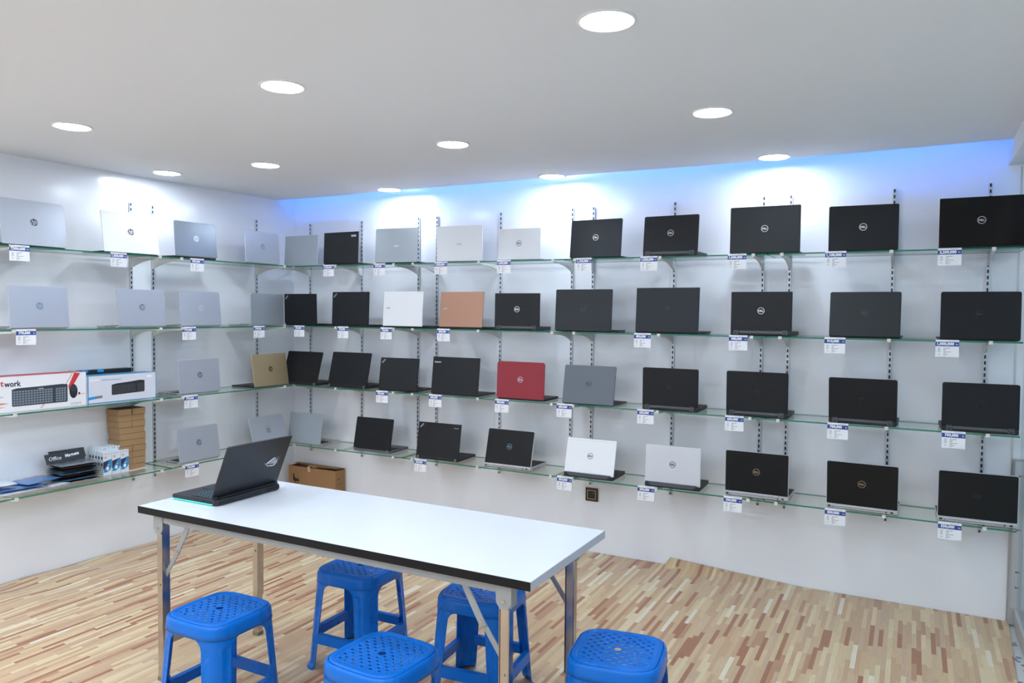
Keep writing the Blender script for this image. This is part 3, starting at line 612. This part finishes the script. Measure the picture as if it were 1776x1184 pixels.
# packets in clear film
def packet(name, lab, cat, t_, o_, z_, sx, sy, th, m, dr, grp, bend=0, seed=0, mf=None):
    root = frame(name, lab, cat, t_, o_, z_, grp, dr); rr = random.Random(seed); mb = MB(); nx, ny = 14, 8; vs = []; fs = []
    for side in (0, 1):
        for j in range(ny+1):
            for i in range(nx+1):
                u, v = i/nx*2-1, j/ny*2-1; e = (1-abs(u)**6)*(1-abs(v)**6)
                z = bend*(max(0, v)**2)+(.5*th if side else -.5*th)*e+.0012*math.sin(i*1.7+seed)*math.cos(j*2.3+seed)
                vs.append((u*sx/2+.004*math.sin(j+seed), v*sy/2, z+th/2+.001))
    N = (nx+1)*(ny+1)
    for side in (0, 1):
        for j in range(ny):
            for i in range(nx):
                a = side*N+j*(nx+1)+i; q = (a, a+1, a+nx+2, a+nx+1); fs.append(q if side else q[::-1])
    mb.add(vs, fs, m); mb.build('packet', root, True); return root
FILM = mat('black_film', (38, 42, 48), .16, noise=.08, spec=.9); FILM2 = mat('smoky_film', (112, 122, 132), .14, noise=.1, spec=.9)
FB = mat('blue_film', (82, 122, 178), .18, noise=.08, spec=.9); FW = mat('white_film', (214, 222, 232), .2, noise=.1, spec=.8)
STR = [mat('film_%s' % n, c, .25) for n, c in (('maroon', (70, 40, 48)), ('teal', (80, 130, 160)), ('green', (96, 112, 82)), ('brown', (78, 60, 58)))]
for k in range(9):
    lab = 'thin black film packet, '+('topmost' if k == 8 else 'bottom one' if k == 0 else ['','second','third','fourth','fifth','sixth','seventh','eighth'][k]+' from the bottom')+' in the black stack'
    packet('film_packet', lab, 'packet', 1.890+random.uniform(-.008, .008), .118+random.uniform(-.008, .008), Z4+k*.0122, .225, .18, .0108, [FILM, STR[k % 4], FILM, STR[(k+1) % 4], FILM2, STR[k % 4], FILM, STR[k % 4], FILM2][k], random.uniform(-.06, .06), 'black film packets', 0, k)
for q, (tt, oo, dz, dr, s, wd) in enumerate(((1.915, .085, .112, .06, 'Office', .24), (1.89, .062, .122, -.05, 'Magnets', .21))):
    t = frame('bag_header', 'black printed bag header standing up on the packet stack, '+('front one' if q == 0 else 'rear one tilted up'), 'packet', tt, oo, Z4+dz, None, dr)
    t.rotation_euler = (-.45, 0.0, RL+dr)
    m = MB(); m.bbox((-wd/2, 0, -.002), (wd/2, .0022, .06), .0008, mat('header_black', (10, 10, 14), .3)); m.build('header', t)
    m = MB()
    if q == 0: add_text(m, 'Office', mat('header_print', (216, 222, 228), .5), -.062, -.0006, .03, .032, .0003, .3); add_text(m, 'Magnets', TW, .045, -.0006, .036, .027, .0009, .15, rot=.08)
    else: add_text(m, 'Office', TW, .06, -.0006, .04, .02, .0003, .3)
    m.build('lettering', t)
for q, (tt, oo, dz, sx, sy, th, m_, dr, l) in enumerate(((2.24, .13, 0, .26, .22, .016, FW, .05, 'white film packet lying lowest at the left end of the lowest left shelf'), (2.23, .13, .0175, .25, .2, .016, FB, -.04, 'blue film packet lying on the white film packet'), (2.12, .125, .035, .22, .18, .014, FB, .2, 'upper blue film packet overlapping the blue one, beside the black stack'), (2.03, .16, 0, .13, .13, .012, FW, .1, 'white film packet lying flat in front of the black stack'), (2.36, .125, .050, .22, .18, .014, FW, -.1, 'pale film packet on top at the left edge of the view'))):
    packet('film_packet', l, 'packet', tt, oo, Z4+dz, sx, sy, th, m_, dr, 'blue and white film packets', 0, q+20)
t = frame('leaflet', 'white printed leaflet lying in front of the kraft box towers', 'leaflet', 1.5, .175, Z4+.0008, None, .1)
MB().box((-.065, 0, 0), (.065, .04, .001), PAPER).build('sheet', t)
m = MB()
for q in range(4): m.box((-.05, .006+q*.008, .001), (.045-.01*q, .009+q*.008, .0012), mat('leaflet_ink', (150, 110, 130), .6))
m.build('print', t)

# ------------------------------------------------------------------ cardboard box in the corner
CBD = mat('cardboard', (160, 120, 80), .75, bump=.12); CBI = mat('cardboard_inner_shade', (74, 46, 28), .8); INKB = mat('box_ink', (40, 28, 22), .7); TAPE = mat('paper_tape', (206, 180, 142), .5)
t = thing('cardboard_box', 'brown cardboard box with black stamped print against the back wall in the corner', 'box', (.31, -.13, 0), 0)
m = MB(); w2 = .245; hB = .343
m.box((-w2, 0, 0), (w2, .003, hB-.004), CBD); m.box((-w2, .107, 0), (w2, .11, hB), CBD); m.box((-w2, .003, 0), (-w2+.003, .107, hB-.006), CBD); m.box((w2-.003, .003, 0), (w2, .107, hB-.006), CBD); m.box((-w2, .003, 0), (w2, .107, .003), CBD)
m.build('body', t)
m = MB(); m.add([(-w2+.006, .003, hB-.03), (w2-.006, .003, hB-.03), (w2-.006, .107, hB-.03), (-w2+.006, .107, hB-.03)], [(0,1,2,3)], CBI); m.build('inside_shade', t)  # dark brown sheet under the rim, painted shade of the box interior
m = MB(); m.add([(-w2, .109, hB+.002), (w2, .109, hB), (w2-.02, .035, hB+.006), (.05, .012, hB+.002), (0, .006, hB-.002), (-.05, .02, hB+.012), (-w2+.03, .03, hB+.016), (-w2, .109, hB+.004), (w2, .109, hB+.002), (w2-.02, .035, hB+.008), (.05, .012, hB+.004), (0, .006, hB), (-.05, .02, hB+.014), (-w2+.03, .03, hB+.018)], [(0,1,2,3,4,5,6), (7,13,12,11,10,9,8), (1,8,9,2), (2,9,10,3), (3,10,11,4), (4,11,12,5), (5,12,13,6), (6,13,7,0)], CBD); m.build('top_flap', t)
m = MB(); m.add([(-.045, -.001, hB), (-.02, -.001, hB), (-.012, -.0012, hB-.036), (-.035, -.0012, hB-.04), (-.045, .02, hB+.008), (-.025, .02, hB+.008)], [(3,2,1,0), (0,1,5,4)], TAPE); m.build('tape', t)
m = MB(); Y = -.0005
for a, b_ in (((-.215, .18), (-.215, .285)), ((-.12, .18), (-.12, .285))):
    for k in range(14): z = a[1]+k*.0075; m.quad([(a[0], Y, z), (a[0]+.0012, Y, z), (a[0]+.0012, Y, z+.005), (a[0], Y, z+.005)], INKB)
for z in (.18, .285):
    for k in range(12): x = -.215+k*.008; m.quad([(x, Y, z), (x+.0055, Y, z), (x+.0055, Y, z+.0012), (x, Y, z+.0012)], INKB)
m.quad([(-.197, Y, .235), (-.182, Y, .235), (-.182, Y, .276), (-.197, Y, .276)], INKB); add_text(m, 'Hyna', INKB, -.165, Y, .228, .036, .004, fit=.064); m.quad([(-.156, Y, .25), (-.145, Y, .25), (-.150, Y, .266)], INKB)
m.quad([(-.187, Y, .212), (-.182, Y, .212), (-.182, Y, .20), (-.187, Y, .20)], INKB); add_text(m, 'line', INKB, -.155, Y, .203, .016, .0003)
TS = Matrix.Translation((w2+.0006, .055, .26)) @ Matrix.Rotation(PI/2, 4, 'Z')
add_text(m, 'A4', INKB, -.02, 0, .01, .022, .0002, T=TS); add_text(m, 'x 1-8', INKB, 0, 0, -.03, .018, .0002, T=TS)
m.build('stamped_print', t)

# ------------------------------------------------------------------ wall socket
BR = mat('socket_bronze', (66, 54, 44), .35, .3); BRB = mat('socket_insert', (36, 30, 26), .35)
t = thing('wall_socket', 'dark bronze square power socket on the back wall under the lowest shelf', 'socket', (2.655, 0, .386), 0)
MB().bbox((-.044, -.012, -.044), (.044, -.0005, .044), .003, BR).build('faceplate', t)
m = MB()
for a, b_ in (((-.030, -.0135, -.030), (.030, -.012, -.027)), ((-.030, -.0135, .027), (.030, -.012, .030)), ((-.030, -.0135, -.027), (-.027, -.012, .027)), ((.027, -.0135, -.027), (.030, -.012, .027))): m.box(a, b_, mat('socket_gold', (214, 196, 158), .3, .5))
m.build('inlay', t)
m = MB(); m.box((-.026, -.0138, -.026), (.026, -.0122, .026), BRB); m.build('insert', t)
m = MB()
for a, b_ in ((-.014, .014), (-.014, -.014), (.0, 0), (.010, -.014)): m.box((a-.003, -.0143, b_-.004), (a+.003, -.0137, b_+.004), PORT)
m.box((.010, -.0145, .008), (.019, -.0137, .016), mat('socket_switch', (120, 108, 96), .3)); m.build('pin_holes', t)

# ------------------------------------------------------------------ table
TZ = .753; X0, X1, Y0_, Y1_ = 1.600, 3.483, -2.592, -1.942
LAM = mat('white_laminate', (226, 231, 237), .22, noise=.05, spec=.5); BLK = mat('black_edge_band', (10, 11, 14), .5, noise=.1, spec=.3); GRE = mat('grey_edge_band', (196, 198, 208), .4, .1); FRM = mat('grey_powder_coat', (152, 154, 152), .4, noise=.06)
CHR = mat('stainless_steel', (190, 186, 180), .16, 1.0, noise=.08)
t = thing('folding_table', 'long folding table with white top, black front edge and steel legs', 'table', ((X0+X1)/2, (Y0_+Y1_)/2, 0))
hx, hy = (X1-X0)/2, (Y1_-Y0_)/2
m = MB(); m.box((-hx+.0015, -hy+.0015, TZ-.028), (hx-.0015, hy-.0015, TZ), LAM); m.build('tabletop', t)
m = MB(); m.box((-hx, -hy, TZ-.030), (hx, -hy+.0015, TZ-.0006), BLK); m.box((-hx, -hy, TZ-.030), (-hx+.0015, hy, TZ-.0006), BLK); m.box((-hx, hy-.0015, TZ-.030), (hx, hy, TZ-.0006), BLK); m.build('black_edging', t)['label'] = 'black edge band'
m = MB(); m.box((hx-.0015, -hy+.0015, TZ-.030), (hx, hy, TZ-.0006), GRE); m.build('grey_edging', t)['label'] = 'grey metallic edge band'
m = MB(); z0, z1 = TZ-.062, TZ-.0285
lx0, lx1 = -hx+.105, hx-.105
for yy in (-hy+.022, hy-.045): m.box((lx0-.02, yy, z0), (lx1+.02, yy+.022, z1), FRM)
for xx in (lx0-.02, lx1): m.box((xx, -hy+.045, z0), (xx+.02, hy-.046, z1), FRM)
m.build('under_frame', t)
for (sx, xx) in ((-1, lx0), (1, lx1)):
    for (sy, yy) in ((-1, -hy+.042), (1, hy-.078)):
        l = MB(); l.bbox((xx-.017, yy-.017, .012), (xx+.017, yy+.017, TZ-.07), .003, CHR); l.box((xx-.018*sx-.001, yy-.019, .2), (xx-.018*sx+.001, yy+.019, TZ-.08), CHR)
        lo = l.build('leg', t); MB().bbox((xx-.019, yy-.019, 0), (xx+.019, yy+.019, .018), .002, mat('rubber_grey', (120, 116, 108), .7)).build('foot', lo)
        p_ = MB(); bx = xx
        pts = [(bx-.028, z1-.002), (bx+.028, z1-.002), (bx+.028, z0-.03), (bx+.012, z0-.052), (bx-.012, z0-.052), (bx-.028, z0-.03)]
        yf = yy-.024 if sy < 0 else yy+.021
        p_.loops([[(a, yf, b_) for a, b_ in pts], [(a, yf+.003, b_) for a, b_ in pts]], FRM)
        p_.box((xx+sx*.024-.0015, yy-.022, z0-.045), (xx+sx*.024+.0015, yy+.022, z1), FRM)
        po = p_.build('corner_plate', t)
        rv = MB(); rv.cyl(.006, 0, .003, CHR, Matrix.Translation((bx, yf, z0-.026)) @ Matrix.Rotation(PI/2, 4, 'X'), 12); rv.build('rivet', po); rv = MB(); rv.cyl(.005, 0, .003, CHR, Matrix.Translation((bx, yy-.0175, .42)) @ Matrix.Rotation(PI/2, 4, 'X'), 12); rv.build('rivet', lo)
        # folding stay: two links from the rail down to the leg
        yb = yy-.002
        A = Vector((xx-sx*.17, yb, z1-.018)); B_ = Vector((xx-sx*.095, yb, z0-.115)); C_ = Vector((xx-sx*.010, yb, z0-.235))
        for (P_, Q_, ww, off) in ((A, B_+(B_-A).normalized()*.02, .026, 0), (B_, C_, .020, .006)):
            s_ = MB(); dv = (Q_-P_); Ln = dv.length; ang = math.atan2(dv.z, dv.x)
            s_.bbox((0, -.003+off, -ww/2), (Ln, .003+off, ww/2), .002, FRM if sy < 0 else HSTEEL, Matrix.Translation(P_) @ Matrix.Rotation(-ang, 4, 'Y')); s_.build('stay', t)
        for q in (A, B_):
            rv = MB(); rv.cyl(.006, 0, .003, CHR, Matrix.Translation((q.x, q.y-.003, q.z)) @ Matrix.Rotation(PI/2, 4, 'X'), 10); rv.build('rivet', t)
    MB().bbox((xx-.011, -hy+.060, .150), (xx+.011, hy-.096, .172), .002, CHR).build('crossbar', t)

# ------------------------------------------------------------------ gaming laptop on the table
RK = mat('gaming_black', (36, 39, 45), .42, .2, noise=.05); TEAL = mat('teal_glow', (70, 235, 215), .5, emit=1.3); TK = mat('lit_keys', (60, 130, 150), .5, emit=.25)
w, h = .3752, .2528; zb = .030
root = thing('gaming_laptop', 'large open black gaming laptop with teal glow on the white table', 'laptop', (1.893, -2.255, TZ), 1.576)
m = MB()
out = [(-w/2, 0), (w/2, 0), (w/2, .012), (w/2, h-.004), (w/2-.006, h), (-w/2+.006, h), (-w/2, h-.004), (-w/2, .012)][::-1]
m.loops([[(a*.998, 0, b_) for a, b_ in out], [(a, .0015, b_) for a, b_ in out], [(a, .0075, b_) for a, b_ in out]], RK)
lo = m.build('lid', root); lo.location = (0, .012, zb); lo.rotation_euler = (.4103, 0, 0)
MB().quad([(-w/2+.008, .0079, .022), (-w/2+.008, .0079, h-.008), (w/2-.008, .0079, h-.008), (w/2-.008, .0079, .022)], SCR).build('screen', lo)
m = MB(); LGO = mat('logo_mirror', (226, 230, 234), .18, .7); Y = -.0006; ox, oz = .078, .132
def poly(pts, mm=LGO): m.quad([(ox+a*.001, Y, oz+b_*.001) for a, b_ in pts], mm)
poly([(-5.2, -6.3), (4.1, -9.5), (42.5, 16.4), (36.2, 18.5)])
poly([(11.1, -11.0), (14.9, -12.6), (50.8, 11.1), (48.1, 13.6)])
poly([(25.0, -14.1), (29.0, -15.0), (58.8, 1.6), (56.1, 5.3)])
poly([(13.2, -24.6), (18.8, -22.4), (41.3, -23.9), (54.2, -16.3), (60.0, -1.8), (63.6, -1.8), (61.1, -15.1), (49.4, -27.2), (35.8, -27.7), (21.3, -25.6)])
poly([(35.1, -11.7), (41.9, -10.1), (49.2, -2.5), (52.9, -2.5), (48.5, -10.8), (42.5, -14.5)])
poly([(-19.9, -1.1), (-6.2, -12.6), (-3.0, -12.5), (-14.6, -3.0)])
poly([(-2.7, -9.5), (7.2, -23.3), (13.3, -26.2), (4.9, -14.3)])
poly([(44.0, 14.9), (67.8, 17.3), (69.2, 15.9), (47.8, 11.7)], mat('logo_gold', (170, 140, 80), .3, .6))
poly([(58.9, 3.9), (72.0, 9.5), (73.4, 8.0), (62.0, 0.1)], mat('logo_gold', (170, 140, 80), .3, .6))
m.build('logo', lo)
m = MB()
P2 = [(-w/2, .0), (-w/2+.012, -.016), (w/2-.012, -.016), (w/2, 0), (w/2, .262), (w/2-.008, .268), (-w/2+.008, .268), (-w/2, .262)]
m.loops([[(a*.985, b_*.985+.002, .004) for a, b_ in P2], [(a, b_, .009) for a, b_ in P2], [(a, b_, .0215 if b_ > .2 else .025) for a, b_ in P2], [(a*.99, b_*.99+.001, .0235 if b_ > .2 else .027) for a, b_ in P2]], RK)
for sx in (-1, 1): m.cyl(.007, 0, .004, DARK, Matrix.Translation((sx*.15, .02, 0)), 12)
bo = m.build('base', root)
m = MB()
for s in (-1, 1):
    for k in range(9): x = s*.135+(k-4)*.0095; m.box((x-.0028, -.0168, .012), (x+.0028, -.0158, .021), PORT)
for x, ww in ((-.062, .008), (-.04, .01), (0, .012), (.03, .01), (.06, .006)): m.box((x-ww/2, -.0166, .012), (x+ww/2, -.0158, .018), PORT)
for k in range(8): m.box((-w/2-.0006, .02+k*.008, .0125), (-w/2+.0005, .0245+k*.008, .019), PORT)
m.build('vents', bo)
m = MB(); th = .0265
for i in range(17):
    for j in range(6):
        x = -.168+i*.0198; y = .048+j*.0185; zz = .0275-(.0035*(y/.26)); m.box((x, y, zz-.002), (x+.0165, y+.0155, zz+.0012), KEY); m.box((x+.003, y+.004, zz+.0012), (x+.0125, y+.0105, zz+.0016), TK)
m.build('keyboard', bo)
MB().box((-.05, .175, .0235), (.05, .235, .0255), DARK).build('touchpad', bo)
MB().box((-w/2-.0008, .012, .0045), (-w/2+.004, .262, .0078), TEAL).box((w/2-.004, .012, .0045), (w/2+.0008, .262, .0078), TEAL).box((-w/2+.01, .264, .0045), (w/2-.01, .2675, .0078), TEAL).build('light_bar', root)['label'] = 'glowing teal light bar'
m = MB(); m.bbox((-w/2+.025, -.002, .020), (w/2-.025, .018, .034), .003, DARK)
for s in (-1, 1): m.bbox((s*(w/2-.012)-.009, -.0, .02), (s*(w/2-.012)+.009, .022, .038), .003, RK)
m.build('hinge', root)

# ------------------------------------------------------------------ plastic stools
SB = mat('blue_plastic', (0, 108, 204), .28, noise=.04, spec=.3)
SH = .442; AT = .156; AB = .188
def prof(z): return AT+(AB-AT)*(1-z/SH)   # half width of the stool at height z
def outl(th, a, n=4.2):           # bulged rounded square
    c_, s_ = math.cos(th), math.sin(th); R_ = a/((abs(c_)**n+abs(s_)**n)**(1/n)); return R_*c_, R_*s_
def solid(o, t_, off=-1):
    md = o.modifiers.new('solid', 'SOLIDIFY'); md.thickness = t_; md.offset = off; return o
def make_stool(label, loc, rz):
    t = thing('plastic_stool', label, 'stool', loc, rz, 'blue plastic stools')
    N = 96; vs = []; fs = []; lim = AT-.007; PER = 12
    def sq(u, v):
        r_ = max(abs(u), abs(v))
        if r_ < 1e-6: return 0, 0
        a_ = math.atan2(v, u); x, y = outl(a_, 1.0, 4.2-.6*0); k1 = max(abs(math.cos(a_)), abs(math.sin(a_))); R2 = math.hypot(x, y)*k1
        k_ = 1+(R2-1)*r_**2; return u*k_, v*k_
    for j in range(N+1):
        for i in range(N+1):
            u, v = i/N*2-1, j/N*2-1; x, y = sq(u, v); x *= lim; y *= lim; r_ = max(abs(u), abs(v))
            z = SH-.0035
            if r_ < .82: z += .0005*math.sin(PI*(i+j)/3)*(1 if ((i//6+j//6) % 2) else 0)-.0010
            elif r_ < .86: z -= .0022
            elif r_ < .94: z += .0018
            else: z += .0018-.006*((r_-.94)/.06)**2
            vs.append((x, y, z))
    for j in range(N):
        for i in range(N):
            u, v = (i+.5)/N*2-1, (j+.5)/N*2-1; r_ = max(abs(u), abs(v)); hole = False
            if r_ < .80 and math.hypot(*sq(u, v)) < .98:
                a_, b_ = i % PER, j % PER
                if (a_ < 4 and b_ < 3) or (6 <= a_ < 10 and 6 <= b_ < 9): hole = True
            if (u/.15)**2+(v/.15)**2 < 1: hole = False
            if (u/.095)**2+(v/.095)**2 < 1: hole = True
            if hole: continue
            a = j*(N+1)+i; fs.append((a, a+1, a+N+2, a+N+1))
    m = MB(); m.add(vs, fs, SB)
    rim = [j*(N+1)+i for j, i in [(0, i) for i in range(N)]+[(j, N) for j in range(N)]+[(N, N-i) for i in range(N)]+[(N-j, 0) for j in range(N)]]
    base = [Vector(vs[k]) for k in rim]; L = []
    for z, da in ((SH-.011, -.0035), (SH-.016, -.001), (SH-.022, 0), (SH-.040, 0), (SH-.058, 0)):
        a = prof(z)+da; L.append([(*outl(math.atan2(p.y, p.x), a), z) for p in base])
    m.loops([[tuple(p) for p in base]]+L, SB, cap0=False, cap1=False)
    solid(m.build('seat', t, True), .0028)
    leg = None
    for k in range(4):
        if leg is None:
            vs = []; nz, ns = 40, 24; fs = []
            for i in range(nz+1):
                zz = i/nz; z = (SH-.0575)*(1-zz**1.4); a = prof(z); zt = SH-.0575-z
                wd = .070+.010*(z/SH)
                if zt < .04: wd += .040*(1-math.sqrt(max(0, 1-(1-zt/.04)**2)))*1.1
                if z < .016: a += .010*(1-z/.016)
                for q_ in range(ns+1):
                    q = q_/ns*2-1; th = math.atan2(a, a-q*wd) if q > 0 else PI/2-math.atan2(a, a+q*wd)
                    x, y = outl(th, a); d_ = 0
                    if abs(q) > .45 and .02 < z and zt > .03: d_ = -.0035*math.sin(PI*(abs(q)-.45)/.55)
                    kk = 1+d_/a; vs.append((x*kk, y*kk, z))
            for i in range(nz):
                for q_ in range(ns):
                    a = i*(ns+1)+q_; fs.append((a, a+ns+1, a+ns+2, a+1))
            m = MB(); m.add(vs, fs, SB); leg = solid(m.build('leg', t, True), .0035, -1)
        else:
            c = leg.copy(); COL.objects.link(c); c.parent = t; c.rotation_euler = (0, 0, k*PI/2)
    st = None
    for k in range(4):
        if st is None:
            m = MB(); z0, z1 = .118, .160; ao, ai = prof(z0)-.004, prof(z1)-.004; L1 = ao-.066
            m.add([(-L1, -ao, z0), (L1, -ao, z0), (L1, -ai, z1), (-L1, -ai, z1), (-L1, -ao+.022, z0+.0), (L1, -ao+.022, z0), (L1, -ai+.022, z1), (-L1, -ai+.022, z1)], [(0,1,2,3), (7,6,5,4), (0,4,5,1), (3,2,6,7), (0,3,7,4), (1,5,6,2)], SB)
            st = m.build('stretcher', t)
        else:
            c = st.copy(); COL.objects.link(c); c.parent = t; c.rotation_euler = (0, 0, k*PI/2)
    return t
s0 = make_stool('blue stool in front of the table, leftmost of the five', (2.165, -2.65, 0), .0)
for lab, x, y, r in (('blue stool under the table, left one of the rear pair', 2.315, -1.985, .03), ('blue stool behind the right front table leg', 2.955, -1.975, .09),
                     ('blue stool in front of the table middle, only its top in view', 2.958, -2.657, -.06), ('blue stool right of the table, only its top in view', 3.647, -2.235, .15)):
    c = copy_tree(s0); c.location = (x, y, 0); c.rotation_euler = (0, 0, r); c['label'] = lab
